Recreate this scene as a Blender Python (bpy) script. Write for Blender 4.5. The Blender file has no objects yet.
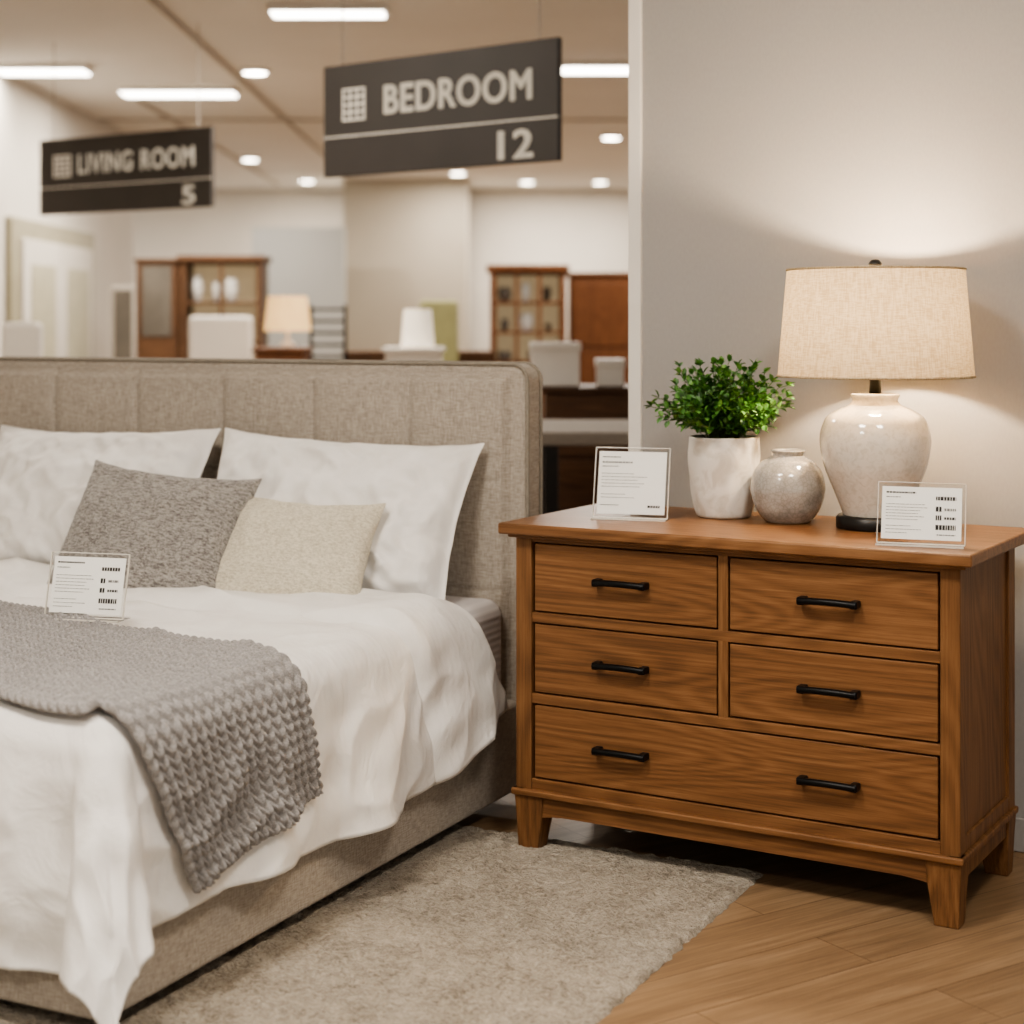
import bpy, bmesh, math, random
from mathutils import Vector, Matrix, noise as mn
random.seed(7)
scene = bpy.context.scene
scene.view_settings.view_transform = 'AgX'
scene.view_settings.look = 'AgX - Medium High Contrast'
R = math.radians
CEIL = 3.4

# ------------------------------------------------------------------ materials
def lin(h):
    h = h.lstrip('#')
    o = []
    for i in (0, 2, 4):
        c = int(h[i:i+2], 16) / 255
        o.append(c/12.92 if c <= .04045 else ((c+.055)/1.055)**2.4)
    return (*o, 1)

class NT:
    def __init__(s, name):
        s.m = bpy.data.materials.new(name); s.m.use_nodes = True
        s.t = s.m.node_tree; s.n = s.t.nodes; s.l = s.t.links
        s.b = s.n['Principled BSDF']
    def new(s, typ, **kw):
        n = s.n.new(typ)
        for k, v in kw.items():
            if hasattr(n, k) and not k[0].isupper(): setattr(n, k, v)
            else: n.inputs[k.replace('_', ' ')].default_value = v
        return n
    def link(s, a, b): s.l.new(a, b)
    def coord(s, scale=(1, 1, 1), rot=(0, 0, 0)):
        tc = s.n.new('ShaderNodeTexCoord'); mp = s.n.new('ShaderNodeMapping')
        mp.inputs['Scale'].default_value = scale; mp.inputs['Rotation'].default_value = rot
        s.link(tc.outputs['Object'], mp.inputs['Vector']); return mp.outputs['Vector']
    def noise(s, vec, scale, detail=3, rough=.5, dist=0):
        n = s.n.new('ShaderNodeTexNoise')
        n.inputs['Scale'].default_value = scale; n.inputs['Detail'].default_value = detail
        n.inputs['Roughness'].default_value = rough; n.inputs['Distortion'].default_value = dist
        s.link(vec, n.inputs['Vector']); return n.outputs['Fac']
    def ramp(s, fac, stops):
        r = s.n.new('ShaderNodeValToRGB'); e = r.color_ramp.elements
        e[0].position, e[0].color = stops[0]; e[1].position, e[1].color = stops[-1]
        for p, c in stops[1:-1]:
            x = e.new(p); x.color = c
        s.link(fac, r.inputs['Fac']); return r.outputs['Color']
    def mix(s, a, b, fac, mode='MIX'):
        m = s.n.new('ShaderNodeMix'); m.data_type = 'RGBA'; m.blend_type = mode
        if isinstance(fac, (int, float)): m.inputs[0].default_value = fac
        else: s.link(fac, m.inputs[0])
        for i, v in ((6, a), (7, b)):
            if isinstance(v, tuple): m.inputs[i].default_value = v
            else: s.link(v, m.inputs[i])
        return m.outputs[2]
    def math(s, op, a, b=0.0):
        m = s.n.new('ShaderNodeMath'); m.operation = op
        for i, v in ((0, a), (1, b)):
            if isinstance(v, (int, float)): m.inputs[i].default_value = v
            else: s.link(v, m.inputs[i])
        return m.outputs[0]
    def bump(s, h, strength=.3, dist=.002):
        b = s.n.new('ShaderNodeBump'); b.inputs['Strength'].default_value = strength
        b.inputs['Distance'].default_value = dist
        s.link(h, b.inputs['Height']); s.link(b.outputs['Normal'], s.b.inputs['Normal'])

def plain(name, hexc, rough=.5, metal=0, var=.06, vs=8, emit=0, emc=None, coat=0):
    n = NT(name)
    c = lin(hexc)
    v = n.coord()
    f = n.noise(v, vs, 3)
    d = tuple(x*(1-var) for x in c[:3]) + (1,)
    l = tuple(min(1, x*(1+var)) for x in c[:3]) + (1,)
    n.link(n.ramp(f, [(.35, d), (.65, l)]), n.b.inputs['Base Color'])
    n.b.inputs['Roughness'].default_value = rough
    n.b.inputs['Metallic'].default_value = metal
    n.b.inputs['Coat Weight'].default_value = coat
    if emit:
        n.b.inputs['Emission Color'].default_value = lin(emc or hexc)
        n.b.inputs['Emission Strength'].default_value = emit
    return n.m

def wood(name, dark, mid, light, axis='X', rough=.48, s=1.0, rings=22):
    n = NT(name)
    def sc(al, ac): return {'X': (al, ac, ac), 'Y': (ac, al, ac), 'Z': (ac, ac, al)}[axis]
    fld = n.noise(n.coord(tuple(k*s for k in sc(.75, 5.0))), 1.0, 1, .3, .0)
    sn = n.math('ADD', n.math('SINE', n.math('MULTIPLY', fld, rings*7.0)), 1.0)
    ring = n.math('MULTIPLY', sn, .5)
    streak = n.noise(n.coord(tuple(k*s for k in sc(1.2, 130))), 1.0, 3, .6, .0)
    tone = n.noise(n.coord(tuple(k*s for k in sc(.7, 3))), 1.0, 2, .5)
    pores = n.noise(n.coord(tuple(k*s for k in sc(14, 520))), 1.0, 2, .6)
    f = n.math('ADD', n.math('MULTIPLY', ring, .12), n.math('ADD', n.math('MULTIPLY', streak, .52), n.math('MULTIPLY', tone, .36)))
    col = n.ramp(f, [(.28, lin(dark)), (.5, lin(mid)), (.72, lin(light))])
    pr = n.ramp(pores, [(.34, (.60, .54, .50, 1)), (.5, (1, 1, 1, 1))])
    col = n.mix(col, pr, .5, 'MULTIPLY')
    n.link(col, n.b.inputs['Base Color'])
    n.b.inputs['Roughness'].default_value = rough
    n.b.inputs['Specular IOR Level'].default_value = .28
    n.bump(n.math('ADD', pores, streak), .15, .001)
    return n.m

def fabric(name, c1, c2, weave=420, strength=.35, rough=.92, slub=True, dist=.0012):
    n = NT(name)
    a = n.noise(n.coord((1, 1, .12)), weave, 2)
    b = n.noise(n.coord((.12, .12, 1)), weave, 2)
    f = n.math('MULTIPLY', n.math('ADD', a, b), .5)
    big = n.noise(n.coord(), 3, 3)
    f2 = n.math('ADD', n.math('MULTIPLY', f, .93), n.math('MULTIPLY', big, .07))
    n.link(n.ramp(f2, [(.38, lin(c1)), (.6, lin(c2))]), n.b.inputs['Base Color'])
    n.b.inputs['Roughness'].default_value = rough
    n.b.inputs['Sheen Weight'].default_value = .12
    n.b.inputs['Specular IOR Level'].default_value = .15
    n.bump(f, strength, dist)
    return n.m

M_wood = wood('dresser_oak_x', '#4e3522', '#785435', '#906947', 'X')
M_woodz = wood('dresser_oak_z', '#4b3321', '#725032', '#896442', 'Z')
M_woodtop = wood('dresser_oak_top', '#543b28', '#7c583a', '#926d4c', 'X', rough=.38)
M_gap = plain('drawer_gap_dark', '#1c110a', .8)
M_handle = plain('handle_black_iron', '#1b1b1c', .38, .7, .1)
M_bedfab = fabric('bed_linen_upholstery', '#8f877c', '#b3aa9f', 330, .35)
M_piping = fabric('bed_piping', '#7b746a', '#918a7f')
def linen_mat(name, c1, c2, bump=.3, stripe=0):
    n = NT(name)
    cr = n.noise(n.coord((1, 1.4, 1)), 7, 5, .55, .8)
    fine = n.noise(n.coord(), 420, 2)
    n.link(n.ramp(cr, [(.35, lin(c1)), (.65, lin(c2))]), n.b.inputs['Base Color'])
    n.b.inputs['Roughness'].default_value = .85; n.b.inputs['Sheen Weight'].default_value = .1
    n.b.inputs['Specular IOR Level'].default_value = .2
    h = n.math('ADD', cr, n.math('MULTIPLY', fine, .04))
    if stripe:
        w = n.new('ShaderNodeTexWave', wave_type='BANDS', bands_direction='Y')
        w.inputs['Scale'].default_value = 13; w.inputs['Distortion'].default_value = .8
        n.link(n.coord(), w.inputs['Vector']); h = n.math('ADD', h, n.math('MULTIPLY', w.outputs['Fac'], stripe))
    n.bump(h, bump, .014); return n.m
M_white = linen_mat('white_pillow_linen', '#e3e0dc', '#ebe9e6', .6)
M_duvet = linen_mat('white_duvet_cotton', '#e3e0dc', '#ebe9e5', .6, .035)
def mattress_mat():
    n = NT('mattress_striped_sheet')
    w = n.new('ShaderNodeTexWave', wave_type='BANDS', bands_direction='Z')
    w.inputs['Scale'].default_value = 16; n.link(n.coord(), w.inputs['Vector'])
    n.link(n.ramp(w.outputs['Fac'], [(.3, lin('#c6c2c2')), (.7, lin('#d1cdcc'))]), n.b.inputs['Base Color'])
    n.b.inputs['Roughness'].default_value = .9; n.bump(w.outputs['Fac'], .2, .003); return n.m
M_mattress = mattress_mat()
def nubby(name, c1, c2, sc, bd=.006, st=1.0, an=2.6):
    n = NT(name)
    a = n.noise(n.coord((1, 1, an)), sc, 3, .6, .4); b = n.noise(n.coord(), sc*3.2, 2)
    f = n.math('ADD', n.math('MULTIPLY', a, .65), n.math('MULTIPLY', b, .35))
    n.link(n.ramp(f, [(.38, lin(c1)), (.58, lin(c2))]), n.b.inputs['Base Color'])
    n.b.inputs['Roughness'].default_value = .95; n.b.inputs['Specular IOR Level'].default_value = .1
    n.b.inputs['Sheen Weight'].default_value = .2
    n.bump(f, st, bd); return n.m
M_grey = nubby('grey_chunky_weave', '#6b6764', '#b3aea8', 62, .018, 1.0, 3)
M_cream = nubby('cream_weave', '#bdb5a0', '#e2dbc8', 90, .010, .9, 2.4)
M_throw = nubby('grey_knit_yarn', '#7c7977', '#a19e9c', 160, .002, .6)
M_black = plain('lamp_base_black', '#141312', .35)
M_paper = plain('sign_paper', '#f7f6f3', .7, var=.01)
M_ink = plain('sign_ink', '#7d7c7b', .8)
M_inkd = plain('sign_ink_dark', '#2c2b2b', .8)
M_sign = plain('hanging_sign_charcoal', '#3e3a37', .55, var=.08, vs=3)
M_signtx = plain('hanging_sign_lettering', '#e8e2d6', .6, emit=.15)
M_wire = plain('wire_steel', '#a8a197', .5, .1)
M_trim = plain('trim_white', '#e4e0d9', .45, var=.02)
M_darkwood = wood('showroom_walnut', '#33241a', '#513927', '#6a4e37', 'X', .5)
M_redwood = wood('showroom_cherry', '#452c1b', '#643f27', '#7a5235', 'Z', .45)
M_offwhite = fabric('showroom_upholstery', '#d3cdc3', '#e4dfd7')
M_greychair = fabric('showroom_grey', '#807971', '#989189')
M_green = plain('green_upholstery', '#96946a', .8)
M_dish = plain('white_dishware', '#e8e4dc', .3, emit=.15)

def acrylic():
    n = NT('clear_acrylic')
    tr = n.n.new('ShaderNodeBsdfTransparent'); tr.inputs[0].default_value = (.985, .985, .98, 1)
    gl = n.n.new('ShaderNodeBsdfGlossy'); gl.inputs['Roughness'].default_value = .05
    lw = n.n.new('ShaderNodeLayerWeight'); lw.inputs['Blend'].default_value = .12
    mx = n.n.new('ShaderNodeMixShader')
    n.link(lw.outputs['Fresnel'], mx.inputs[0]); n.link(tr.outputs[0], mx.inputs[1]); n.link(gl.outputs[0], mx.inputs[2])
    n.link(mx.outputs[0], n.n['Material Output'].inputs[0]); return n.m
M_acr = acrylic()
M_acredge = plain('acrylic_edge', '#d7d2c8', .2)

def wall_mat(name, c1, c2, sc=160):
    n = NT(name)
    f = n.noise(n.coord((1, 1, .4)), sc, 3); g = n.noise(n.coord(), 1.2, 3)
    n.link(n.ramp(n.math('ADD', n.math('MULTIPLY', f, .4), n.math('MULTIPLY', g, .6)), [(.35, lin(c1)), (.65, lin(c2))]), n.b.inputs['Base Color'])
    n.b.inputs['Roughness'].default_value = .85; n.bump(f, .12, .002); return n.m
M_wall = wall_mat('wall_greige_texture', '#9d9a97', '#a5a29f')
M_wallw = wall_mat('wall_store_cream', '#bfb9af', '#c7c1b7')
M_walltan = wall_mat('wall_store_tan', '#a59c8d', '#ada596')
M_wallblue = wall_mat('wall_store_grey', '#a5a5a1', '#adada9')
M_ceil = wall_mat('ceiling_store', '#dcdcd9', '#e4e4e1', 30)

def floor_mat():
    n = NT('floor_oak_planks')
    v = n.coord((1, 1, 1), (0, 0, R(-33)))
    br = n.new('ShaderNodeTexBrick')
    br.offset = .37; br.inputs['Scale'].default_value = 1
    br.inputs['Brick Width'].default_value = 1.35; br.inputs['Row Height'].default_value = .18
    br.inputs['Mortar Size'].default_value = .0014; br.inputs['Mortar Smooth'].default_value = .2
    br.inputs['Color1'].default_value = (.35, .35, .35, 1); br.inputs['Color2'].default_value = (.65, .65, .65, 1)
    br.inputs['Mortar'].default_value = (.2, .2, .2, 1); n.link(v, br.inputs['Vector'])
    mp = n.n.new('ShaderNodeMapping'); mp.inputs['Scale'].default_value = (1.3, 20, 1); n.link(v, mp.inputs['Vector'])
    off = n.n.new('ShaderNodeVectorMath'); off.operation = 'ADD'
    n.link(mp.outputs[0], off.inputs[0])
    sc = n.n.new('ShaderNodeVectorMath'); sc.operation = 'SCALE'; sc.inputs['Scale'].default_value = 17
    n.link(br.outputs['Color'], sc.inputs[0]); n.link(sc.outputs[0], off.inputs[1])
    g = n.noise(off.outputs[0], 1.4, 5, .6, .5)
    mp2 = n.n.new('ShaderNodeMapping'); mp2.inputs['Scale'].default_value = (6, 150, 1); n.link(v, mp2.inputs['Vector'])
    p = n.noise(mp2.outputs[0], 1, 2)
    f = n.math('ADD', n.math('MULTIPLY', g, .68), n.math('MULTIPLY', p, .32))
    col = n.ramp(f, [(.28, lin('#6d5844')), (.5, lin('#8b7257')), (.72, lin('#a1886c'))])
    tint = n.ramp(br.outputs['Color'], [(.3, (.9, .89, .88, 1)), (.7, (1.05, 1.04, 1.03, 1))])
    col = n.mix(col, tint, 1.0, 'MULTIPLY')
    dk = n.mix(col, lin('#4a3727'), n.math('MULTIPLY', br.outputs['Fac'], .7))
    n.link(dk, n.b.inputs['Base Color']); n.b.inputs['Roughness'].default_value = .42
    n.b.inputs['Specular IOR Level'].default_value = .35
    n.bump(n.math('SUBTRACT', f, br.outputs['Fac']), .1, .0015); return n.m
M_floor = floor_mat()

def rug_mat():
    n = NT('rug_beige_pile')
    a = n.noise(n.coord(), 60, 4, .7, .6); b = n.noise(n.coord((1, 1, 1)), 8, 4, .6, .5); c = n.noise(n.coord((.6, 1, 1)), 210, 3)
    f = n.math('ADD', n.math('MULTIPLY', a, .5), n.math('ADD', n.math('MULTIPLY', b, .25), n.math('MULTIPLY', c, .25)))
    n.link(n.ramp(f, [(.38, lin('#7c7264')), (.49, lin('#a99f90')), (.62, lin('#c2b9aa'))]), n.b.inputs['Base Color'])
    n.b.inputs['Roughness'].default_value = 1; n.b.inputs['Specular IOR Level'].default_value = .03
    n.b.inputs['Sheen Weight'].default_value = .1
    n.bump(n.math('ADD', a, c), 1.0, .011); return n.m
M_rug = rug_mat()

def glaze(name, c1, c2, scale, rough=.12, vor=False, coat=.6, lo=.3, hi=.6):
    n = NT(name)
    if vor:
        t = n.n.new('ShaderNodeTexVoronoi'); t.feature = 'DISTANCE_TO_EDGE'; t.inputs['Scale'].default_value = scale
        n.link(n.coord(), t.inputs['Vector'])
        f = n.math('ADD', n.math('MULTIPLY', n.math('MINIMUM', t.outputs['Distance'], .12), 1.1), n.math('MULTIPLY', n.noise(n.coord(), 22, 5, .75), .8))
    else: f = n.noise(n.coord(), scale, 5, .6, 1)
    n.link(n.ramp(f, [(lo, lin(c1)), (hi, lin(c2))]), n.b.inputs['Base Color'])
    n.b.inputs['Roughness'].default_value = rough; n.b.inputs['Coat Weight'].default_value = coat
    n.bump(f, .06, .003); return n.m
M_lampcer = glaze('lamp_ceramic_ivory', '#bfb9ad', '#cec9bf', 60, lo=.35, hi=.55)
M_vase = glaze('vase_crackle_grey', '#8a8680', '#b3afa9', 85, .15, True, .6, .35, .68)
M_planter = glaze('planter_offwhite', '#cdc6bb', '#e0dbd3', 18, .5, False, .1, .38, .55)
M_soil = plain('soil', '#2a1c12', 1)
def leafm():
    n = NT('leaf_green')
    f = n.noise(n.coord(), 45, 2)
    n.link(n.ramp(f, [(.35, lin('#274b1c')), (.5, lin('#44742f')), (.68, lin('#6a9748'))]), n.b.inputs['Base Color'])
    n.b.inputs['Roughness'].default_value = .45; return n.m
M_leaf = leafm(); M_stem = plain('stem_green', '#3f5a24', .6)
def shade_mat(name):
    n = NT(name)
    a = n.noise(n.coord((1, 1, .08)), 260, 2); b = n.noise(n.coord((.15, .15, 1)), 320, 2)
    f = n.math('MULTIPLY', n.math('ADD', a, b), .5)
    col = n.ramp(f, [(.38, lin('#ab9678')), (.6, lin('#c5b497'))])
    d = n.n.new('ShaderNodeBsdfDiffuse'); t = n.n.new('ShaderNodeBsdfTranslucent'); mx = n.n.new('ShaderNodeMixShader')
    n.link(col, d.inputs[0]); n.link(col, t.inputs[0]); mx.inputs[0].default_value = .12
    n.link(d.outputs[0], mx.inputs[1]); n.link(t.outputs[0], mx.inputs[2]); n.link(mx.outputs[0], n.n['Material Output'].inputs[0])
    return n.m
M_shade = shade_mat('lampshade_linen')
M_shadew = plain('lampshade_glowing_far', '#d8bd90', .8, emit=.75, emc='#ffc67a')
M_shadew2 = plain('lampshade_white_far', '#efe6d6', .8, emit=.5, emc='#fff0d8')
def emis(name, c, s):
    n = NT(name); e = n.n.new('ShaderNodeEmission'); e.inputs[0].default_value = lin(c); e.inputs[1].default_value = s
    n.link(e.outputs[0], n.n['Material Output'].inputs[0]); return n.m
M_tube = emis('ceiling_light_diffuser', '#fff5e6', 14)
M_down = emis('downlight_lens', '#fff4e3', 34)
M_bulb = emis('bulb_warm', '#ffd9a0', 20)
M_glass = plain('dark_glass', '#5a554e', .1, var=.2, vs=2)

# ------------------------------------------------------------------ builders
def empty(name, loc=(0, 0, 0), yaw=0):
    e = bpy.data.objects.new(name, None); e.location = loc; e.rotation_euler = (0, 0, yaw)
    e.empty_display_size = .1; scene.collection.objects.link(e); return e

def mesh_obj(name, verts, faces, mat, parent=None, loc=(0, 0, 0), rot=(0, 0, 0), smooth=True, mats=None, fm=None):
    me = bpy.data.meshes.new(name); me.from_pydata([tuple(v) for v in verts], [], faces); me.update()
    for m in (mats or [mat]): me.materials.append(m)
    if fm: me.polygons.foreach_set('material_index', fm)
    if smooth: me.polygons.foreach_set('use_smooth', [True]*len(me.polygons))
    o = bpy.data.objects.new(name, me); o.location = loc; o.rotation_euler = rot
    scene.collection.objects.link(o)
    if parent: o.parent = parent
    return o

def box(name, x0, x1, y0, y1, z0, z1, mat, parent=None, bevel=.003, seg=2, loc=(0, 0, 0), rot=(0, 0, 0)):
    v = [(x, y, z) for x in (x0, x1) for y in (y0, y1) for z in (z0, z1)]
    f = [(0, 1, 3, 2), (4, 6, 7, 5), (0, 4, 5, 1), (2, 3, 7, 6), (0, 2, 6, 4), (1, 5, 7, 3)]
    o = mesh_obj(name, v, f, mat, parent, loc, rot, smooth=False)
    if bevel:
        b = o.modifiers.new('bev', 'BEVEL'); b.width = bevel; b.segments = seg; b.limit_method = 'ANGLE'
        o.data.polygons.foreach_set('use_smooth', [True]*6)
        w = o.modifiers.new('wn', 'WEIGHTED_NORMAL'); w.keep_sharp = True
    return o

def lathe(name, prof, mat, parent=None, loc=(0, 0, 0), n=64, wob=0, cap=True):
    v = []; f = []
    for i, (r, z) in enumerate(prof):
        for j in range(n):
            a = 2*math.pi*j/n
            rr = r
            if wob and r > .01: rr = r*(1+wob*mn.noise(Vector((math.cos(a)*2.2, math.sin(a)*2.2, z*16))))
            v.append((rr*math.cos(a), rr*math.sin(a), z))
    for i in range(len(prof)-1):
        for j in range(n):
            f.append((i*n+j, i*n+(j+1) % n, (i+1)*n+(j+1) % n, (i+1)*n+j))
    if cap:
        f.append(tuple(range(n-1, -1, -1)))
    return mesh_obj(name, v, f, mat, parent, loc)

def smoothprof(pts, k=6):
    out = []
    P = [pts[0]]+list(pts)+[pts[-1]]
    for i in range(1, len(P)-2):
        for s in range(k):
            t = s/k
            q = []
            for d in (0, 1):
                p0, p1, p2, p3 = P[i-1][d], P[i][d], P[i+1][d], P[i+2][d]
                q.append(.5*((2*p1)+(-p0+p2)*t+(2*p0-5*p1+4*p2-p3)*t*t+(-p0+3*p1-3*p2+p3)*t**3))
            out.append((max(q[0], .001), q[1]))
    out.append(pts[-1]); return out

def grid(name, nu, nv, fn, mat, parent=None, loc=(0, 0, 0), rot=(0, 0, 0), solid=0, sub=0):
    v = [fn(i/nu, j/nv) for j in range(nv+1) for i in range(nu+1)]
    f = [(j*(nu+1)+i, j*(nu+1)+i+1, (j+1)*(nu+1)+i+1, (j+1)*(nu+1)+i) for j in range(nv) for i in range(nu)]
    o = mesh_obj(name, v, f, mat, parent, loc, rot)
    if solid:
        s = o.modifiers.new('sol', 'SOLIDIFY'); s.thickness = solid; s.offset = 1
    if sub:
        s = o.modifiers.new('sub', 'SUBSURF'); s.levels = sub; s.render_levels = sub
    return o

def tube(name, pts, r, mat, parent=None, n=10, loc=(0, 0, 0)):
    cu = bpy.data.curves.new(name, 'CURVE'); cu.dimensions = '3D'; cu.bevel_depth = r; cu.bevel_resolution = 3
    cu.use_fill_caps = True
    sp = cu.splines.new('POLY'); sp.points.add(len(pts)-1)
    for p, q in zip(sp.points, pts): p.co = (*q, 1)
    cu.materials.append(mat)
    t = bpy.data.objects.new(name+'_c', cu); scene.collection.objects.link(t)
    dg = bpy.context.evaluated_depsgraph_get()
    me = bpy.data.meshes.new_from_object(t.evaluated_get(dg)); bpy.data.objects.remove(t)
    o = bpy.data.objects.new(name, me); o.location = loc; scene.collection.objects.link(o)
    for p in me.polygons: p.use_smooth = True
    if parent: o.parent = parent
    return o

def text(name, body, x0, x1, z0, z1, y, mat, parent, bold=.028, sp=1.08):
    cu = bpy.data.curves.new(name, 'FONT'); cu.body = body; cu.extrude = .01
    cu.space_character = sp
    t = bpy.data.objects.new(name+'_c', cu); scene.collection.objects.link(t)
    dg = bpy.context.evaluated_depsgraph_get(); dg.update()
    me = bpy.data.meshes.new_from_object(t.evaluated_get(dg)); bpy.data.objects.remove(t)
    V = []; F = []
    for sx, sy in ((0, 0), (bold, 0), (-bold, 0), (0, bold*.7), (0, -bold*.7), (bold*.7, bold*.5), (-bold*.7, -bold*.5), (bold*.7, -bold*.5), (-bold*.7, bold*.5)):
        b = len(V)
        V += [(q.co.x+sx, q.co.y+sy, q.co.z) for q in me.vertices]
        F += [tuple(b+k for k in p.vertices) for p in me.polygons]
    xs = [q[0] for q in V]; ys = [q[1] for q in V]
    a, b, c, d = min(xs), max(xs), min(ys), max(ys)
    V = [(x0+(q[0]-a)/(b-a)*(x1-x0), y-q[2]*.4, z0+(q[1]-c)/(d-c)*(z1-z0)) for q in V]
    return mesh_obj(name, V, F, mat, parent, smooth=False)

# ------------------------------------------------------------------ room shell
floor = box('floor', -4.1, 7, -3.2, 26, -.08, 0, M_floor, bevel=0)
ceil = box('ceiling', -7.2, 7, -3.2, 26, CEIL, CEIL+.1, M_ceil, bevel=0)
floor2 = box('floor_back', -7.2, -4.1, 18, 26, -.08, 0, M_floor, bevel=0)
box('wall_left', -4.12, -4.0, -3.2, 18, 0, CEIL, M_wallw, bevel=0)
box('wall_back', -7.2, 7, 25, 25.15, 0, CEIL, M_wallw, bevel=0)
box('wall_partition_grey', -3.35, -2.16, 21.9, 22.05, 0, 2.66, M_wallblue, bevel=0)
box('wall_column', -2.3, -.62, 23.2, 24.8, 0, CEIL, M_walltan, bevel=0)
WY = R(-30.5)
we = empty('wall_display', (.356, 5.11, 0), WY)
box('wall_panel', 0, 4.2, 0, .12, 0, CEIL, M_wall, we, bevel=0)
box('trim_1', -.002, .040, -.012, .13, 0, CEIL, M_trim, we, bevel=.003)
box('baseboard_display', .040, 4.2, -.012, 0, 0, .09, M_wall, we, bevel=.004)
dr = empty('door_1', (-4.0, 14.75, 0))
M_doorp = plain('door_greenish_cream', '#a39e88', .5)
M_doorf = plain('door_frame_paint', '#8f8973', .5)
box('door_frame', 0, .06, -1.35, 1.3, 0, 2.26, M_doorf, dr, .01)
for s in (-1, 1):
    box('leaf_%d' % s, .06, .09, min(0, s*1.12)+.01, max(0, s*1.12)-.01, 0, 2.1, M_wallw, dr, .005)
    box('leaf_panel_%d' % s, .09, .1, min(s*.2, s*.93), max(s*.2, s*.93), .3, 1.9, M_doorp, dr, .005)

def alight(name, loc, w, l, power, col, parent=None):
    a = bpy.data.lights.new(name, 'AREA'); a.shape = 'RECTANGLE'; a.size = w; a.size_y = l; a.energy = power; a.color = col
    o = bpy.data.objects.new(name, a); o.location = loc; scene.collection.objects.link(o)
    if parent: o.parent = parent
    return o
LC = (1, .915, .815)
def strip(x0, x1, d, w=.2, power=85):
    e = empty('linear_ceiling_light', ((x0+x1)/2, d, CEIL))
    L = (x1-x0)/2
    box('housing', -L-.02, L+.02, -w/2-.02, w/2+.02, -.05, -.0, M_trim, e, .004)
    box('diffuser', -L, L, -w/2, w/2, -.062, -.05, M_tube, e, 0)
    alight('strip_light', (0, 0, -.07), L*2, w, power, LC, e)
strip(-3.95, -3.28, 13.1, .24, 25); strip(-3.28, -2.34, 14.35, .26); strip(-1.5, -.8, 10.65, .18); strip(.38, 1.25, 13.0, .26)
def down(x, d, power=0):
    e = empty('recessed_downlight', (x, d, CEIL))
    lathe('lens', [(.09, 0), (.09, -.025), (.001, -.03)], M_down, e, n=24)
    lathe('ring', [(.09, -.001), (.125, -.001), (.12, -.02), (.095, -.028)], M_trim, e, n=24, cap=False)
    if power: alight('downlight', (0, 0, -.035), .16, .16, power, LC, e)
for px, py in ((255, 70), (250, 158), (307, 180), (458, 172), (527, 187), (611, 136), (600, 208)):
    d = (CEIL-1.4)*1700/(325-py); d = min(d, 23.6)
    down((px-512)/1700*d, d, 90 if px < 400 else 72)
down(-5.6, 22.5, 90); down(2.6, 20, 90)
for i, (x, a, b) in enumerate(((-2.2, 9, 22), (-3.3, 15, 24))):
    box('trim_track_%d' % (i+1), x-.015, x+.015, a, b, CEIL-.03, CEIL-.001, M_wire, None, .004)
box('trim_beam_1', -4, 5, 16.48, 16.52, CEIL-.02, CEIL-.001, M_wire, None, .004)

# ------------------------------------------------------------------ hanging signs
def grid_icon(parent, x0, x1, z0, z1, y):
    t = (x1-x0)*.075
    for i in range(4):
        x = x0+(x1-x0-t)*i/3
        box('icon_v%d' % i, x, x+t, y-.004, y, z0, z1, M_signtx, parent, 0)
    for i in range(5):
        z = z0+(z1-z0-t)*i/4
        box('icon_h%d' % i, x0, x1, y-.004, y, z, z+t, M_signtx, parent, 0)
def hang_sign(cx, cy, yaw, W, z0, z1, word, wx, num, nx, bold=.028, sp=1.08):
    e = empty('hanging_aisle_sign', (cx, cy, 0), yaw); H = z1-z0
    box('board', -W/2, W/2, -.015, .015, z0, z1, M_sign, e, .003)
    zl = z0+H*.35
    box('divider_line', -W/2, W/2, -.019, -.0152, zl, zl+.007, M_signtx, e, 0)
    text('lettering', word, -W/2+W*wx[0], -W/2+W*wx[1], z0+H*.515, z0+H*.775, -.016, M_signtx, e, bold, sp)
    text('aisle_number', num, -W/2+W*nx[0], -W/2+W*nx[1], z0+H*.04, z0+H*.28, -.016, M_signtx, e)
    grid_icon(e, -W/2+W*.09, -W/2+W*.195, z0+H*.49, z0+H*.78, -.016)
    for s in (-1, 1):
        tube('wire_%d' % s, [(s*W*.02+s*W*.4, 0, z1-.01), (s*W*.42, 0, CEIL)], .004, M_wire, e)
hang_sign(-.353, 7.945, math.atan2(-.89, 1.13), 1.44, 2.125, 2.67, 'BEDROOM', (.28, .90), '12', (.765, .905))
hang_sign(-2.66, 11.65, math.atan2(-.9, 1.38), 1.65, 2.18, 2.71, 'LIVING ROOM', (.24, .905), '5', (.84, .91), .016, 1.14)

# ------------------------------------------------------------------ bed
bed = empty('upholstered_bed', (.03, 4.97, 0), R(-26))
BL = 1.86; BW = 2.10
def rounded_slab(name, x0, x1, z0, z1, y0, y1, rad, mat, parent, bulge=.012, bev=.02):
    pts = []
    n = 8
    for i in range(n+1):
        a = math.pi/2*i/n; pts.append((x1-rad+rad*math.sin(math.pi/2-a)*1.0, z1-rad+rad*math.sin(a)))
    for i in range(n+1):
        a = math.pi/2+math.pi/2*i/n; pts.append((x0+rad+rad*math.cos(a), z1-rad+rad*math.sin(a)))
    pts += [(x0, z0), (x1, z0)]
    N = len(pts)
    v = [(x, y0, z) for x, z in pts]+[(x, y1, z) for x, z in pts]
    f = [tuple(range(N-1, -1, -1)), tuple(range(N, 2*N))]+[(i, (i+1) % N, N+(i+1) % N, N+i) for i in range(N)]
    o = mesh_obj(name, v, f, mat, parent)
    b = o.modifiers.new('b', 'BEVEL'); b.width = bev; b.segments = 4; b.limit_method = 'ANGLE'; b.angle_limit = R(50)
    o.modifiers.new('w', 'WEIGHTED_NORMAL')
    return o, pts
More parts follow.
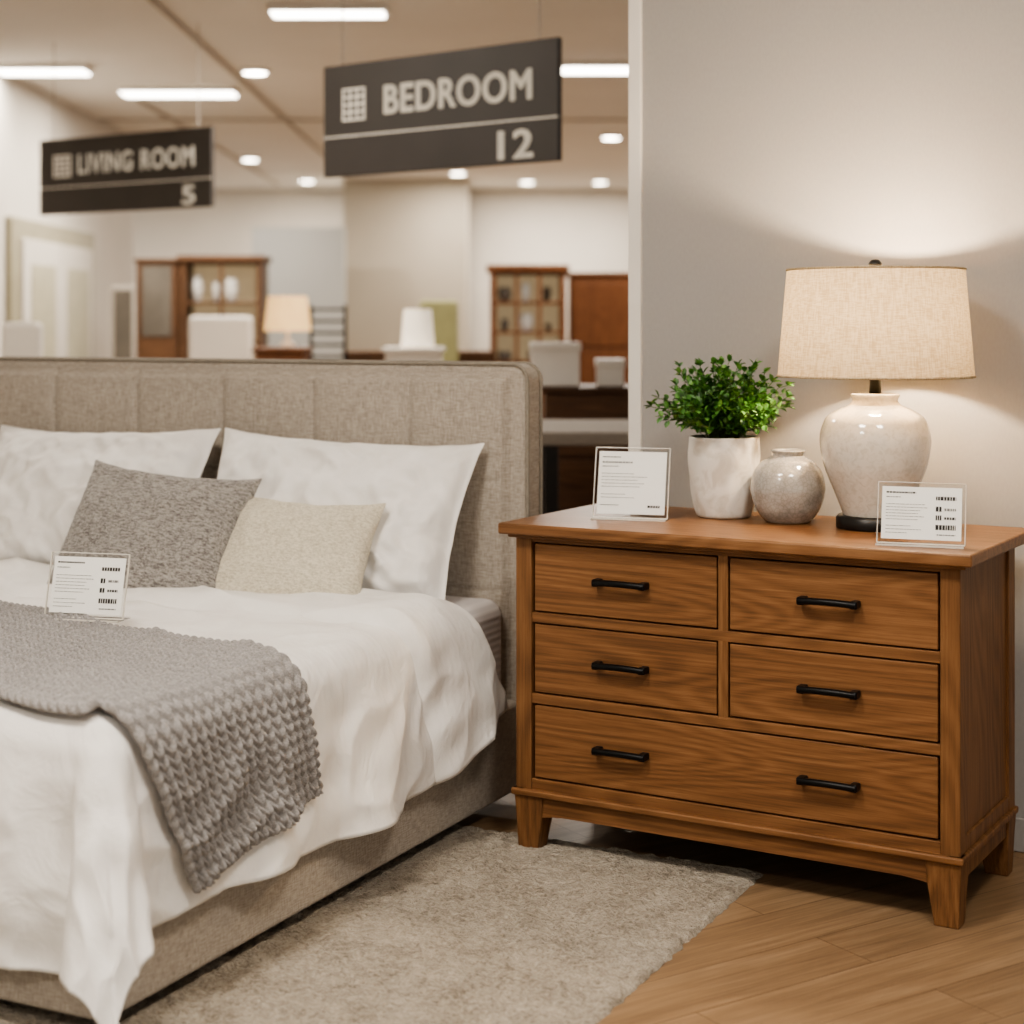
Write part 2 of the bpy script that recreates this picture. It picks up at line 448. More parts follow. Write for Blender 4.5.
hb, hpts = rounded_slab('headboard', -BW-.01, .015, .05, 1.285, .0, .10, .05, M_bedfab, bed)
nx, nz = 420, 200
def hbf(s, t):
    x = -BW+.03+(BW-.06)*s; z = .3+(1.262-.3)*t
    cx = 6; cz = 3
    fx = abs((s*cx+.5) % 1-.5); fz = abs((t*cz+.5) % 1-.5)
    gx = fx*(BW/cx); gz = fz*(.96/cz)
    y = -.026+.013*math.exp(-(gx/.011)**1.1)+.004*math.exp(-(gz/.007)**1.1)
    px_ = abs(math.sin(math.pi*s*cx)); pz_ = abs(math.sin(math.pi*t*cz))
    y -= .006*(px_*(.6+.4*pz_))**.5
    e = min(1, min(s, 1-s)*BW/.03, (1-t)*.96/.03); y = y*e+.004*(1-e)
    y += .0015*mn.noise(Vector((x*6, z*6, 1)))
    return (x, y, z)
grid('headboard_padding', nx, nz, hbf, M_bedfab, bed)
tube('headboard_piping', [(hpts[0][0], .004, .5)]+[(x, .004, z) for x, z in hpts[:18]]+[(hpts[17][0], .004, .5)], .006, M_piping, bed)
tube('headboard_piping_rear', [(hpts[0][0], .096, .5)]+[(x, .096, z) for x, z in hpts[:18]], .006, M_piping, bed)
box('rail_near', -.07, 0, -BL, -.001, .045, .305, M_bedfab, bed, .014, 4)
box('rail_far', -BW, -BW+.07, -BL, -.001, .045, .305, M_bedfab, bed, .014, 4)
box('rail_foot', -BW, 0, -BL-.01, -BL+.06, .045, .305, M_bedfab, bed, .014, 4)
box('platform', -BW+.07, -.07, -BL+.06, -.001, .2, .29, M_gap, bed, 0)
for i, (x, y) in enumerate(((-.1, -.1), (-.1, -BL+.12), (-BW+.1, -.1), (-BW+.1, -BL+.12))):
    box('foot_%d' % i, x-.03, x+.03, y-.03, y+.03, .021, .06, M_black, bed, .003)
box('mattress', -BW+.05, -.035, -BL+.03, -.030, .285, .605, M_mattress, bed, .05, 6)
Z0 = .625; XE = -.062; XL = -BW+.06; YE = -BL+.055; RR = .07
def drape(x, y, lift=0, thick=1):
    ox = 0; sx = 1; oy = 0
    if x > XE: ox = x-XE
    elif x < XL: ox = XL-x; sx = -1
    if y < YE: oy = YE-y
    r = math.hypot(ox, oy); bx = min(max(x, XL), XE); by = max(y, YE)
    n1 = mn.noise(Vector((x*2.2, y*2.2, 3.1))); n2 = mn.noise(Vector((x*6, y*6, 8.1)))
    n3 = mn.noise(Vector((x*2.5+y*9, y*3, 5)))
    rg_ = 1-abs(mn.noise(Vector((x*3+y*1.5, y*4.5-x, 15))))*2
    puff = .014*n1+.007*n2+.008*n3+.012*max(0, rg_)**3
    if r < 1e-6:
        return Vector((bx, by, Z0+puff+lift))
    dx, dy = sx*ox/r, -oy/r
    s2 = 2*(ox/r)*(oy/r)
    r *= (1-.20*s2)
    if r < RR*math.pi/2:
        a = r/RR; off = RR*math.sin(a); dz = RR*(1-math.cos(a))
    else:
        a = math.pi/2; off = RR; dz = RR+(r-RR*math.pi/2)
    hang = max(0, dz-RR*.5)
    along = y if oy < ox else x*.9+1.3
    ph = along*13+2.4*mn.noise(Vector((along*2.3, hang*1.2, 2)))+hang*2
    fold = hang*(.075*(math.sin(ph)+.6)+.09*mn.noise(Vector((along*4, hang*2, 1))))*(1-.8*s2)
    off += max(-.0, fold)+hang*.05+s2*hang*(.34)
    crease = .011*mn.noise(Vector((x*7, y*9, hang*6)))+.012*(1-2*abs(mn.noise(Vector((x*5+y*3, y*6, hang*7+4)))))
    off += crease*min(1, hang*6)
    nz_ = math.cos(a); nh = math.sin(a)
    z = Z0+puff*(1-min(1, r*4))-dz+lift*nz_
    z = max(z, .045+lift*.3)
    return Vector((bx+dx*(off+lift*nh), by+dy*(off+lift*nh), z))
def duvet_fn(s, t):
    y = -.50-(BL-.50-.055+.53)*t
    om = .455+.015*math.sin(y*5)+.03*t
    x = XL-.42+(XE-XL+.42+om)*s
    return drape(x, y)
grid('duvet', 300, 240, duvet_fn, M_duvet, bed, solid=.012)
def fold_fn(s, t):
    om = .315+.145*t
    x = XL-.35+(XE-XL+.35+om)*s
    over = max(0, x-XE)
    y = -.37-.35*t+.04*mn.noise(Vector((x*1.7, 2, 2)))
    y += over*(.55-.30*t)
    e1 = min(1, (1-t)/.16); e0 = min(1, t/.10)
    e1 = math.sin(e1*math.pi/2)**.8; e0 = math.sin(e0*math.pi/2)
    lift = -.004+.036*e1*e0 if t > .3 else .004+.028*e0
    lift += .004*mn.noise(Vector((x*8, y*10, 4)))*e1*e0
    return drape(x, y, lift)
grid('duvet_fold', 280, 110, fold_fn, M_duvet, bed, solid=.004)

def pillow(name, w, h, th, loc, rot, mat, seed=0, n=60, ear=.07, wr=.012, flange=0, sag=.15, pw=.5):
    v = []
    def P(s, t, side):
        ax = w/2*s*(1-ear*(1-t*t)*abs(s)**3); az = h/2*t*(1-ear*(1-s*s)*abs(t)**3)
        q = max(0, (1-s*s))*max(0, (1-t*t))
        if flange:
            ss = min(1, abs(s)/(1-flange)); tt = min(1, abs(t)/(1-flange*w/h*.3))
            q = max(0, 1-ss*ss)*max(0, 1-tt*tt)
        f = q**pw
        y = side*th/2*f*(1-sag*t)
        p = Vector((s*w*3, t*h*3, seed+side))
        rd = 1-abs(mn.noise(Vector((s*w*4+t*h*2, t*h*5, seed+side*3))))*2.2
        wrk = wr*(mn.noise(p*1.6)+.5*mn.noise(p*4)+.55*max(0, rd)**2-.3)*min(1, f*1.5)
        for cs, ct in ((1, 1), (-1, 1), (1, -1), (-1, -1)):
            d = math.hypot((s-cs)*w, (t-ct)*h); an = math.atan2((t-ct)*h, (s-cs)*w)
            wrk += wr*.5*math.sin(an*13+seed)*math.exp(-(d/.15)**2)*min(1, f*2)
        wave = .006*mn.noise(Vector((s*3, t*3, seed+20)))*(1-min(1, f*2))
        return (ax+wrk*.3, y+side*wrk+wave+side*.0015, az+.004*mn.noise(p*2)-.012*(1-s*s)*max(0, t)**2)
    for side in (-1, 1):
        for j in range(n+1):
            for i in range(n+1):
                v.append(P(-1+2*i/n, -1+2*j/n, side))
    f = []
    K = (n+1)**2
    for j in range(n):
        for i in range(n):
            a = j*(n+1)+i
            f.append((a, a+1, a+n+2, a+n+1)); f.append((K+a, K+a+n+1, K+a+n+2, K+a+1))
    rim = [i for i in range(n+1)]+[(j*(n+1)+n) for j in range(1, n+1)]+[n*(n+1)+i for i in range(n-1, -1, -1)]+[j*(n+1) for j in range(n-1, 0, -1)]
    for k in range(len(rim)):
        a, b = rim[k], rim[(k+1) % len(rim)]
        f.append((b, a, K+a, K+b))
    o = mesh_obj(name, v, f, mat, bed, loc, rot)
    s = o.modifiers.new('s', 'SUBSURF'); s.levels = 1; s.render_levels = 1
    return o
pillow('pillow_right', .90, .53, .27, (-.54, -.20, .832), (R(-27), R(1.5), R(2)), M_white, 3, flange=.05, wr=.032, pw=.42, ear=.07)
pillow('pillow_left', .92, .53, .27, (-1.46, -.20, .835), (R(-27), R(-1), R(-1)), M_white, 11, flange=.05, wr=.032, pw=.42, ear=.07)
pillow('cushion_grey', .57, .46, .20, (-.945, -.515, .780), (R(-32), R(4), R(6)), M_grey, 5, wr=.012, n=64, ear=.07)
pillow('cushion_cream', .48, .36, .16, (-.505, -.44, .752), (R(-32), R(2), R(8)), M_cream, 8, wr=.010, n=64, ear=.07)

def throw_fn(s, t):
    Ltot = 1.85+.42-.085*(1-t)
    p = Ltot*s; x = XE-1.85+p
    over = max(0, x-XE)
    k_ = min(1, max(0, (x+1.35)/1.3)); k_ = k_*k_*(3-2*k_)
    yc = -1.28-.26*k_+over*.34
    wv = .62-.24*over
    y = yc+wv*(.5-t)+.02*mn.noise(Vector((x*2.5, t*2, 9)))
    q = t*.62; cw = .0388; c = (q/cw) % 1; lane = 0 if c < .5 else 1
    k = (c*2) % 1
    ph = p/.025+(k if lane == 0 else 1-k)*.9
    h = (math.sin(math.pi*k)**.5)*(.40+.60*(.5+.5*math.cos(2*math.pi*ph))**.7)
    edge = min(t*.62, (1-t)*.62, (1-s)*Ltot)
    lift = .018+.017*h
    if edge < .03: lift += .006*math.sin(edge/.03*math.pi)
    lift += .006*mn.noise(Vector((x*5, y*5, 3)))
    return drape(x, y, lift)
grid('knitted_throw', 900, 256, throw_fn, M_throw, bed, solid=.006)

# ------------------------------------------------------------------ dresser
dr = empty('oak_dresser', (.01, 4.53, 0), R(-30.5))
W = 1.19; DP = .50
box('carcass', .03, W-.03, .022, DP-.01, .165, .84, M_gap, dr, 0)
for nm, x0, x1, y0, y1 in (('stile_fl', 0, .048, 0, .06), ('stile_fr', W-.048, W, 0, .06), ('stile_bl', 0, .048, DP-.06, DP), ('stile_br', W-.048, W, DP-.06, DP)):
    box(nm, x0, x1, y0, y1, .16, .845, M_woodz, dr, .003)
for sx, x0, x1 in (('l', .008, .03), ('r', W-.03, W-.008)):
    box('side_panel_'+sx, x0, x1, .05, DP-.05, .2, .845, M_woodz, dr, .001)
    a, b = (.001, .03) if sx == 'l' else (W-.03, W-.001)
    box('side_rail_'+sx, a, b, .05, DP-.05, .16, .205, M_woodz, dr, .002)
box('back_panel', .02, W-.02, DP-.014, DP-.002, .16, .845, M_woodz, dr, 0)
rails = [('rail_top', .825, .845), ('rail_1', .612, .639), ('rail_2', .397, .424), ('rail_bottom', .168, .198)]
for nm, a, b in rails:
    box(nm, .04, W-.04, .004, .05, a, b, M_wood, dr, .002)
box('centre_stile', W/2-.0135, W/2+.0135, .0045, .05, .42, .83, M_woodz, dr, .002)
dcol = [(.050, .5815), (.6085, 1.14)]
def drawer(nm, x0, x1, z0, z1, hs):
    g = .004
    box(nm, x0+g, x1-g, .006, .04, z0+g, z1-g, M_wood, dr, .003)
    for i, cx in enumerate(hs):
        zc = (z0+z1)/2+.002
        pts = []
        for k in range(15):
            t = k/14*2-1
            pts.append((cx+.072*t, -.026+.005*t*t, zc+.003*(1-t*t)))
        tube(nm+'_pull_%d' % i, pts, .0085, M_handle, dr)
        for sgn in (-1, 1):
            box(nm+'_pull_%d_post%d' % (i, sgn), cx+sgn*.066-.010, cx+sgn*.066+.010, -.026, .007, zc-.0095, zc+.0095, M_handle, dr, .004, 3)
for r, (a, b) in enumerate(((.639, .825), (.424, .612))):
    for c, (x0, x1) in enumerate(dcol):
        drawer('drawer_%d_%d' % (r, c), x0, x1, a, b, [(x0+x1)/2])
drawer('drawer_wide', .050, 1.14, .198, .397, [.3157, .874])
box('base_moulding_front', -.010, W+.010, -.012, .03, .152, .170, M_wood, dr, .005, 3)
for nm, a, b in (('l', -.010, .03), ('r', W-.03, W+.010)):
    box('base_moulding_'+nm, a, b, -.01, DP+.0, .152, .170, M_woodz, dr, .005, 3)
n = 30; av = []; af = []
for k in range(n+1):
    x = .07+(W-.14)*k/n; t = abs(k/n*2-1)
    zb = .105-.008*max(0, (t-.85)/.15)**1.5
    for y in (.004, .03): av += [(x, y, zb), (x, y, .154)]
for k in range(n):
    b0 = k*4; b1 = b0+4
    af += [(b0, b1, b1+1, b0+1), (b0+2, b0+3, b1+3, b1+2), (b0, b0+2, b1+2, b1)]
mesh_obj('apron_front', av, af, M_wood, dr, smooth=False)
box('apron_r', W-.03, W-.004, .06, DP-.06, .105, .154, M_woodz, dr, .002)
box('apron_l', .004, .03, .06, DP-.06, .105, .154, M_woodz, dr, .002)
box('apron_back', .06, W-.06, DP-.03, DP-.006, .09, .16, M_woodz, dr, .002)
def leg(nm, cx, cy, sx, sy):
    v = []
    for z, wd, o in ((0, .058, .005), (.105, .080, .000), (.154, .086, -.003)):
        for dx, dy in ((0, 0), (1, 0), (1, 1), (0, 1)):
            v.append((cx+sx*(o+dx*wd), cy+sy*(o+dy*wd*.85), z))
    f = [(3, 2, 1, 0), (8, 9, 10, 11)]
    for L in (0, 4):
        for i in range(4): f.append((L+i, L+(i+1) % 4, L+4+(i+1) % 4, L+4+i))
    o = mesh_obj(nm, v, f, M_woodz, dr, smooth=False)
    bm = bmesh.new(); bm.from_mesh(o.data); bmesh.ops.recalc_face_normals(bm, faces=bm.faces); bm.to_mesh(o.data); bm.free()
    b = o.modifiers.new('b', 'BEVEL'); b.width = .003; b.segments = 2
leg('leg_fl', 0, 0, 1, 1); leg('leg_fr', W, 0, -1, 1); leg('leg_bl', 0, DP, 1, -1); leg('leg_br', W, DP, -1, -1)
box('top_board', -.036, W+.036, -.036, .565, .845, .875, M_woodtop, dr, .006, 3)
box('top_moulding', -.016, W+.016, -.016, .54, .836, .846, M_wood, dr, .003)
TZ = .8752

# ------------------------------------------------------------------ lamp
lp = empty('table_lamp', (.94, 4.40, TZ))
lathe('base_disc', [(.098, 0), (.1, .004), (.1, .028), (.094, .034), (.001, .034)], M_black, lp)
body = smoothprof([(.082, .034), (.088, .05), (.108, .10), (.130, .155), (.141, .205), (.141, .245), (.126, .285), (.096, .306), (.068, .318), (.058, .330), (.063, .342), (.056, .348), (.02, .349)], 6)
lathe('ceramic_body', body, M_lampcer, lp, n=96)
lathe('neck', [(.016, .348), (.016, .385), (.022, .386), (.022, .40), (.008, .405), (.008, .44)], M_black, lp, n=24)
def shade(parent, rb, rt, z0, z1, mat):
    n = 96; v = []; f = []
    prof = [(rb, z0), (rb+(rt-rb)*.5, (z0+z1)/2), (rt, z1)]
    for r, z in prof:
        for j in range(n): v.append((r*math.cos(2*math.pi*j/n), r*math.sin(2*math.pi*j/n), z))
    for i in range(2):
        for j in range(n): f.append((i*n+j, i*n+(j+1) % n, (i+1)*n+(j+1) % n, (i+1)*n+j))
    return mesh_obj('shade', v, f, mat, parent)
shade(lp, .25, .226, .391, .670, M_shade)
def ring(name, r, z, t, mat, parent):
    tube(name, [(r*math.cos(2*math.pi*j/72), r*math.sin(2*math.pi*j/72), z) for j in range(73)], t, mat, parent)
ring('shade_rim_lower', .25, .393, .003, M_shade, lp); ring('shade_rim_upper', .226, .668, .003, M_shade, lp)
for k in range(3):
    a = k*2*math.pi/3+.4
    tube('spider_%d' % k, [(0, 0, .656), (.226*math.cos(a), .226*math.sin(a), .666)], .002, M_black, lp)
tube('harp', [(.0+.05*math.sin(t/12*math.pi), 0, .42+.236*t/12) for t in range(13)], .002, M_black, lp)
lathe('finial', smoothprof([(.006, .650), (.006, .668), (.016, .676), (.017, .685), (.010, .693), (.001, .695)], 4), M_black, lp, n=24)
lathe('bulb', smoothprof([(.012, .44), (.016, .46), (.03, .49), (.03, .515), (.015, .535), (.001, .54)], 4), M_bulb, lp, n=24)
def plight(name, loc, power, col, rad, parent=None):
    l = bpy.data.lights.new(name, 'POINT'); l.energy = power; l.color = col; l.shadow_soft_size = rad
    o = bpy.data.objects.new(name, l); o.location = loc; scene.collection.objects.link(o)
    if parent: o.parent = parent
    return o
plight('lamp_bulb_light', (0, 0, .555), 46, (1, .79, .55), .035, lp)

# ------------------------------------------------------------------ planter, plant, vase
pt = empty('potted_boxwood_plant', (.58, 4.655, TZ))
lathe('planter', smoothprof([(.066, 0), (.076, .01), (.088, .06), (.095, .12), (.098, .17), (.097, .205), (.096, .218), (.090, .219), (.086, .205), (.08, .19), (.001, .188)], 5), M_planter, pt, wob=.035, n=80)
lathe('soil', [(.082, .188), (.05, .198), (.001, .2)], M_soil, pt, n=24, cap=False)
v = []; f = []; fmi = []
def leafadd(p, d, up, L, Wd):
    d = d.normalized(); sd = d.cross(up)
    if sd.length < 1e-3: sd = Vector((1, 0, 0))
    sd.normalize(); nn = sd.cross(d)
    b = len(v)
    for a, w_, h_ in ((0, 0, 0), (.3, .42, .1), (.3, 0, 0), (.3, -.42, .1), (.68, .45, .07), (.68, 0, -.03), (.68, -.45, .07), (1, 0, -.1)):
        v.append(p+d*L*a+sd*Wd*w_+nn*L*h_)
    for q in ((0, 1, 2), (0, 2, 3), (1, 4, 5, 2), (2, 5, 6, 3), (4, 7, 5), (5, 7, 6)):
        f.append(tuple(b+k for k in q)); fmi.append(0)
def stemadd(a, c, r):
    d = (c-a).normalized(); s = d.cross(Vector((.3, .9, .1))).normalized(); u = d.cross(s)
    b = len(v)
    for P_ in (a, c):
        for k in range(3): v.append(P_+(s*math.cos(k*2.094)+u*math.sin(k*2.094))*r)
    for k in range(3): f.append((b+k, b+(k+1) % 3, b+3+(k+1) % 3, b+3+k)); fmi.append(1)
WN = Vector((.5075, .8616, 0))
for i in range(200):
    az = random.uniform(0, 2*math.pi); el = math.acos(random.uniform(.05, 1))
    if random.random() < .22: el = random.uniform(1.2, 1.7)
    L = random.uniform(.14, .215)
    if el > 1.1: L *= .92
    dirv = Vector((math.sin(el)*math.cos(az), math.sin(el)*math.sin(az), math.cos(el)*1.0))
    bk = dirv.dot(WN)
    if bk > .4: L *= 1-.35*(bk-.4)/.6
    p = Vector((random.uniform(-.04, .04), random.uniform(-.04, .04), .205))
    segs = 9; prev = p.copy()
    for k in range(segs):
        t = (k+1)/segs
        dd = dirv*.9+Vector((0, 0, .85*(1-t)-.0))+Vector((random.uniform(-.25, .25), random.uniform(-.25, .25), random.uniform(-.25, .25)))
        nxt = prev+dd.normalized()*L/segs*1.1
        stemadd(prev, nxt, .0011)
        if t > .3:
            side = Vector((random.uniform(-1, 1), random.uniform(-1, 1), random.uniform(-.3, 1)))
            for sg in (-1, 1):
                ld = (side.cross(dd).normalized()*sg+dd.normalized()*.7+Vector((0, 0, .25)))
                leafadd(nxt, ld, Vector((random.uniform(-.4, .4), random.uniform(-.4, .4), 1)), random.uniform(.018, .028), random.uniform(.014, .019))
        prev = nxt
    leafadd(prev, dirv, Vector((.1, .2, 1)), .025, .016)
mesh_obj('foliage', v, f, None, pt, mats=[M_leaf, M_stem], fm=fmi, smooth=False)

vs = empty('round_ceramic_vase', (.735, 4.53, TZ))
lathe('vase_body', smoothprof([(.05, 0), (.062, .004), (.085, .035), (.098, .075), (.099, .10), (.090, .135), (.070, .160), (.050, .172), (.042, .177), (.043, .184), (.047, .190), (.043, .193), (.036, .188), (.036, .17), (.001, .15)], 6), M_vase, vs, n=80)

# ------------------------------------------------------------------ acrylic sign holders
def holder(loc, yaw, w, h, layout, tilt=14):
    e = empty('acrylic_sign_holder', loc, yaw)
    t = R(tilt)
    def pan(nm, a, b, c, d, yo, th, mat, bev=0):
        return box(nm, a, b, yo, yo+th, c, d, mat, e, bev, rot=(-t, 0, 0))
    pan('panel_front', -w/2, w/2, .004, h, -.0035, .002, M_acr)
    m = .009
    pan('paper', -w/2+m, w/2-m, .014, h-.010, .0, .001, M_paper)
    for nm, a, b, c, d in (('edge_l', -w/2-.001, -w/2+.001, .004, h), ('edge_r', w/2-.001, w/2+.001, .004, h), ('edge_t', -w/2, w/2, h-.001, h+.001), ('edge_b', -w/2, w/2, .002, .005)):
        pan(nm, a, b, c, d, -.004, .006, M_acredge)
    box('foot_plate', -w/2, w/2, -.028, .045, .0, .003, M_acr, e, 0)
    box('foot_front_lip', -w/2, w/2, -.029, -.0265, .0, .004, M_acredge, e, 0)
    rnd = random.Random(int(w*1e4)+len(layout))
    vv = []; ff = []; fi = []
    def dash(x0, x1, z0, z1, dark):
        b = len(vv); y = -.0009
        for x, z in ((x0, z0), (x1, z0), (x1, z1), (x0, z1)): vv.append((x, y, z))
        ff.append((b, b+1, b+2, b+3)); fi.append(1 if dark else 0)
    x0, x1, zt = -w/2+m+.01, w/2-m-.01, h-.024
    def row(xa, xb, z, hh, dark=False, lo=.003, hi=.011):
        x = xa
        while x < xb:
            l = rnd.uniform(lo, hi); dash(x, min(x+l, xb), z, z+hh, dark); x += l+.0016
    for kind, fx0, fx1, fz, hh, dk in layout:
        row(x0+(x1-x0)*fx0, x0+(x1-x0)*fx1, zt-fz*(h-.046), hh, dk, *((.003, .007) if dk else (.003, .011)))
    mesh_obj('printed_lines', vv, ff, None, e, mats=[M_ink, M_inkd], fm=fi, smooth=False, rot=(-t, 0, 0))
    return e
L3 = [('h', 0, .42, .02, .004, True), ('h', 0, .2, .12, .0022, False)]
L3 += [('b', 0, random.uniform(.42, .6), z, .0014, False) for z in (.28, .35, .42, .49, .56, .63)] + [('b', 0, .35, .78, .0014, False), ('b', 0, .5, .86, .0014, False), ('b', 0, .3, .94, .0014, False)]
L3 += [('c', .70, .98, .16, .009, True), ('c', .70, .78, .42, .012, True), ('c', .82, .98, .40, .006, False), ('c', .70, .78, .62, .012, True), ('c', .82, .98, .6, .006, True), ('c', .70, .98, .84, .012, True), ('c', .72, .98, .97, .003, False)]
L2 = [('h', 0, .3, .02, .003, False), ('h', 0, .5, .12, .004, False), ('h', 0, .28, .19, .0022, False)]
L2 += [('b', 0, random.uniform(.5, .75), z, .0015, False) for z in (.32, .38, .44, .50, .56)]+[('b', 0, .4, .7, .0015, False), ('b', 0, .55, .76, .0015, False), ('b', 0, .3, .9, .002, True), ('b', .78, .98, .93, .006, True)]
holder((-1.075, 4.265, .662), R(-14), .215, .165, L3)
holder((.318, 4.59, TZ), R(-16), .205, .195, L2)
holder((.972, 4.045, TZ), R(-20), .205, .150, L3)

# ------------------------------------------------------------------ rug
rg = empty('area_rug', (.6425, 4.33, 0), R(-27))
RW, RLn = 2.7, 2.4
def rug_fn(s, t):
    x = -RW*s; y = -RLn*t
    e = min(s*RW, (1-s)*RW, t*RLn, (1-t)*RLn)
    jx = .012*mn.noise(Vector((y*30, 1, 0))); jy = .012*mn.noise(Vector((x*30, 5, 0)))
    z = .012*min(1, max(0, e)/.012)**.5+.006*mn.noise(Vector((x*38, y*50, 0)))+.005*mn.noise(Vector((x*14, y*16, 4)))+.003*mn.noise(Vector((x*90, y*90, 4)))
    return (x+jx, y+jy, min(.021, max(.001, z)) if e > .0001 else .0005)
grid('rug_pile', 440, 400, rug_fn, M_rug, rg)

# ------------------------------------------------------------------ showroom background furniture
def pxx(px, d): return (px-512)/1700*d
def zy(py, d): return 1.4-(py-325)*d/1700
def cabinet(name, px0, px1, pytop, d, dep, mat, shelves=0, cols=1, glass=False, zb=None):
    x0, x1 = pxx(px0, d), pxx(px1, d); zt = zy(pytop, d); w = x1-x0
    e = empty(name, ((x0+x1)/2, d, 0)); h = w/2
    if not shelves:
        box('body', -h, h, 0, dep, .06, zt, mat, e, .008)
        box('top', -h-.02, h+.02, -.02, dep, zt, zt+.03, mat, e, .005)
        box('plinth', -h+.03, h-.03, .03, dep-.03, 0, .07, M_gap, e, 0)
        for k in range(3):
            z = .12+(zt-.16)*k/3
            box('front_%d' % k, -h+.03, h-.03, -.012, .005, z, z+(zt-.16)/3-.02, mat, e, .004)
        return e
    box('side_l', -h, -h+.05, 0, dep, 0, zt, mat, e, .004); box('side_r', h-.05, h, 0, dep, 0, zt, mat, e, .004)
    box('back', -h+.05, h-.05, dep-.03, dep, 0, zt, M_glowback if glass else mat, e, 0)
    box('cornice', -h-.03, h+.03, -.03, dep+.01, zt, zt+.06, mat, e, .01)
    zb = zb or .9
    box('lower_cupboard', -h+.05, h-.05, -.0, dep-.03, .05, zb, mat, e, .005)
    for k in range(shelves+1):
        z = zb+(zt-zb)*k/(shelves)-.02
        box('shelf_%d' % k, -h+.05, h-.05, .02, dep-.03, z, z+.025, mat, e, 0)
    for c in range(cols+1):
        x = -h+.03+(w-.06)*c/cols
        box('mullion_%d' % c, x-.015, x+.015, -.01, .02, zb, zt, mat, e, .003)
    rnd = random.Random(int(d*10+px0))
    vv = 0
    for k in range(shelves):
        z = zb+(zt-zb)*k/shelves+.006
        x = -h+.12
        while x < h-.12:
            r = rnd.uniform(.03, .06); hh = rnd.uniform(.06, (zt-zb)/shelves*.7)
            lathe('dish_%d' % vv, [(r*.6, 0), (r, hh*.5), (r*.8, hh), (.001, hh)], rnd.choice([M_dish, M_dish, M_greychair]), e, (x, .18, z), n=14); vv += 1
            x += r*2+rnd.uniform(.03, .12)
    return e
M_glowback = plain('cabinet_glowing_back', '#b3a48c', .7, emit=.25, emc='#ffe0b0')  # emission in the back board stands in for the cabinet's interior light
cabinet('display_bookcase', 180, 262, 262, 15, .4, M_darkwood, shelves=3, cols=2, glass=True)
e = cabinet('wardrobe_cabinet', 136, 178, 262, 15, .45, M_darkwood)
box('mirror', -.13, .13, -.02, -.012, 1.3, 1.92, M_glass, e, .003)
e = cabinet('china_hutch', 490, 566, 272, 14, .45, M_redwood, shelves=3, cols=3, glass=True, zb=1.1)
e = cabinet('wardrobe_cabinet', 570, 640, 276, 14.2, .5, M_redwood)
cabinet('low_sideboard', 345, 492, 355, 13.6, .5, M_darkwood)
cabinet('console_cabinet', 255, 303, 352, 12, .45, M_redwood)
cabinet('low_sideboard', 545, 640, 393, 9, .5, M_darkwood)
cabinet('low_sideboard', 385, 440, 352, 11, .4, M_offwhite)
def simple_lamp(px, d, z0, ztop, zbot, wpx, mat):
    e = empty('table_lamp', (pxx(px, d), d+.2, z0)); r = wpx/2/1700*d
    lathe('base', [(.07, 0), (.05, .02), (.05, .03), (.012, .05), (.012, max(.08, zbot-z0+.02))], M_dish, e, n=20)
    lathe('shade', [(r, zbot-z0), (r*.82, ztop-z0)], mat, e, n=28, cap=False)
simple_lamp(284, 12, zy(352, 12)+.031, zy(296, 12), zy(331, 12), 48, M_shadew)
simple_lamp(416, 11, zy(352, 11)+.031, zy(309, 11), zy(347, 11), 34, M_shadew2)
def chair(name, px0, px1, pytop, d, mat):
    x0, x1 = pxx(px0, d), pxx(px1, d); h = (x1-x0)/2; e = empty(name, ((x0+x1)/2, d, 0)); zt = zy(pytop, d)
    box('back', -h, h, .0, .1, .4, zt, mat, e, .035, 4)
    box('seat', -h, h, -.45, .0, .38, .48, mat, e, .03, 4)
    for i, (x, y) in enumerate(((-h+.03, -.42), (h-.03, -.42), (-h+.03, .05), (h-.03, .05))):
        box('leg_%d' % i, x-.02, x+.02, y-.02, y+.02, 0, .4, M_darkwood, e, .003)
chair('upholstered_chair', 188, 252, 316, 12.6, M_offwhite)
chair('upholstered_chair', 419, 458, 300, 12.6, M_green)
chair('upholstered_chair', 0, 40, 322, 9.6, M_offwhite)
e = empty('metal_frame_chair', (pxx(328, 12.9), 12.9, 0))
for s in (-1, 1):
    box('post_%d' % s, s*.13-.012, s*.13+.012, 0, .025, 0, zy(305, 12.9), M_handle, e, .002)
    box('leg_f%d' % s, s*.13-.012, s*.13+.012, -.4, -.375, 0, .45, M_handle, e, .002)
for k in range(5):
    z = zy(308, 12.9)-.09*k
    box('slat_%d' % k, -.13, .13, .003, .02, z-.02, z, M_handle, e, .002)
box('seat', -.14, .14, -.4, .02, .44, .47, M_handle, e, .004)
e = empty('standing_mirror', (pxx(123, 14.4), 14.4, 0))
box('frame', -.1, .1, 0, .04, 0, zy(286, 14.4), M_wire, e, .006); box('glass', -.075, .075, -.006, .001, .15, zy(290, 14.4), M_glass, e, 0)
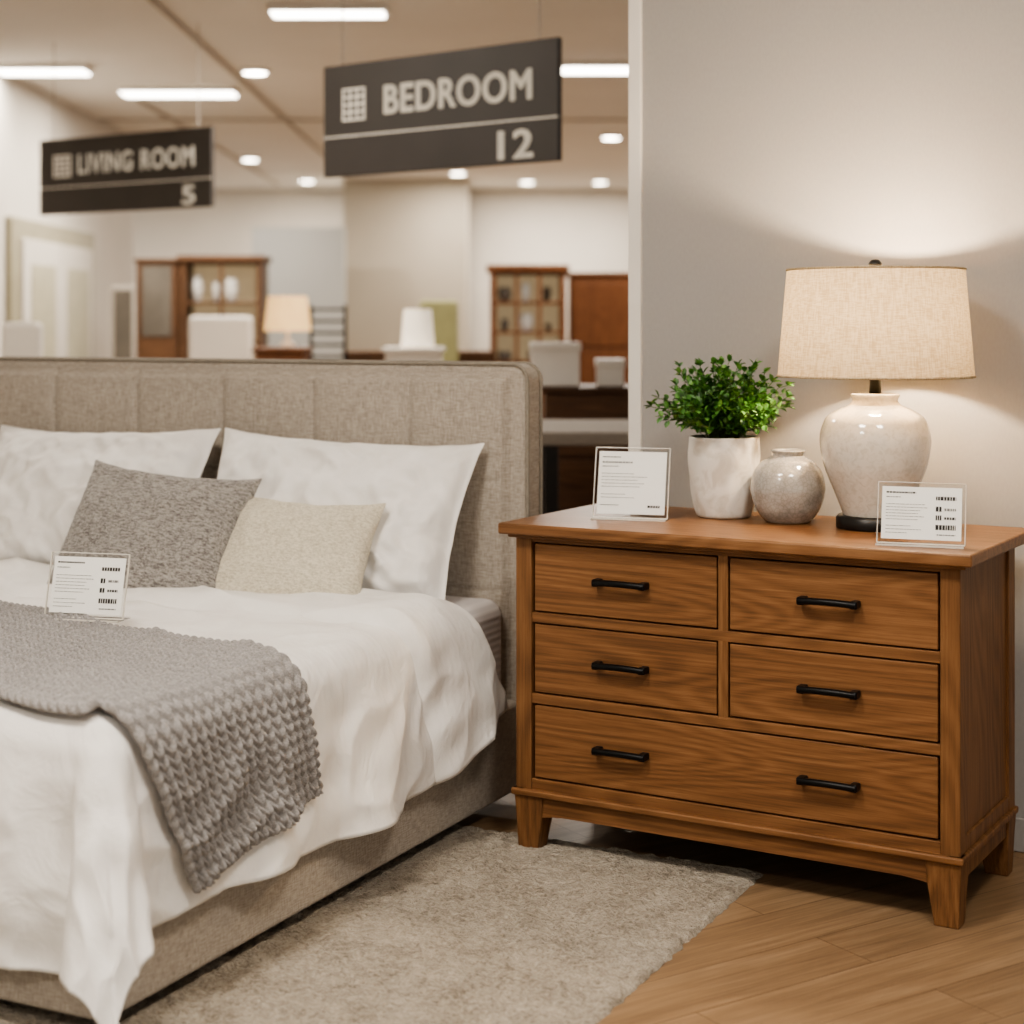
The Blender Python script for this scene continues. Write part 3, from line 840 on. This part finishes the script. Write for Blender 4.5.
def sbox(px, py, d, w, dep, h):
    e = empty('white_storage_box', (pxx(px, d), d+.1, zy(py, d)+.031))
    box('box_body', -w, w, 0, dep, 0, h, M_trim, e, .006); box('box_lid', -w-.007, w+.007, -.007, dep+.007, h-.03, h+.015, M_trim, e, .005)
sbox(556, 393, 9, .13, .25, .22); sbox(612, 393, 9, .07, .2, .13)
e = empty('grey_display_table', (.42, 7.3, 0))
box('table_top', -.3, .9, 0, 1.0, .88, .94, M_greychair, e, .01)
for i, (x, y) in enumerate(((-.25, .05), (.85, .05), (-.25, .95), (.85, .95))):
    box('leg_%d' % i, x-.03, x+.03, y-.03, y+.03, 0, .88, M_black, e, .003)
box('lower_shelf', -.25, .85, .05, .95, .3, .34, M_darkwood, e, .004)

# ------------------------------------------------------------------ lights (unseen fill panels added above the bed display, shaped as fixtures)
def panel(name, x, y, w, l, power):
    e = empty('added_fill_panel', (x, y, CEIL))
    box('housing', -w/2-.03, w/2+.03, -l/2-.03, l/2+.03, -.03, -.001, M_trim, e, .004)
    box('diffuser', -w/2, w/2, -l/2, l/2, -.036, -.03, M_tube, e, 0)
    alight(name, (0, 0, -.045), w, l, power, LC, e)
panel('fill_a', -1.0, 2.4, .7, .7, 66)
panel('fill_b', .9, 1.6, .7, .7, 56)
panel('panel_c', -2.4, .4, .7, .7, 52)
panel('fill_d', -2.2, 7.2, .8, .8, 44)
w = bpy.data.worlds.new('world'); scene.world = w; w.use_nodes = True
w.node_tree.nodes['Background'].inputs[0].default_value = (1, .955, .90, 1)
w.node_tree.nodes['Background'].inputs[1].default_value = .70

# ------------------------------------------------------------------ camera
cd = bpy.data.cameras.new('camera'); cam = bpy.data.objects.new('camera', cd); scene.collection.objects.link(cam)
cam.location = (0, 0, 1.4); cam.rotation_euler = (R(90), 0, 0)
cd.sensor_width = 36; cd.lens = 1700/1024*36; cd.shift_y = -187/1024
cd.dof.use_dof = True; cd.dof.focus_distance = 4.2; cd.dof.aperture_fstop = 2.0
cd.clip_end = 100
scene.camera = cam
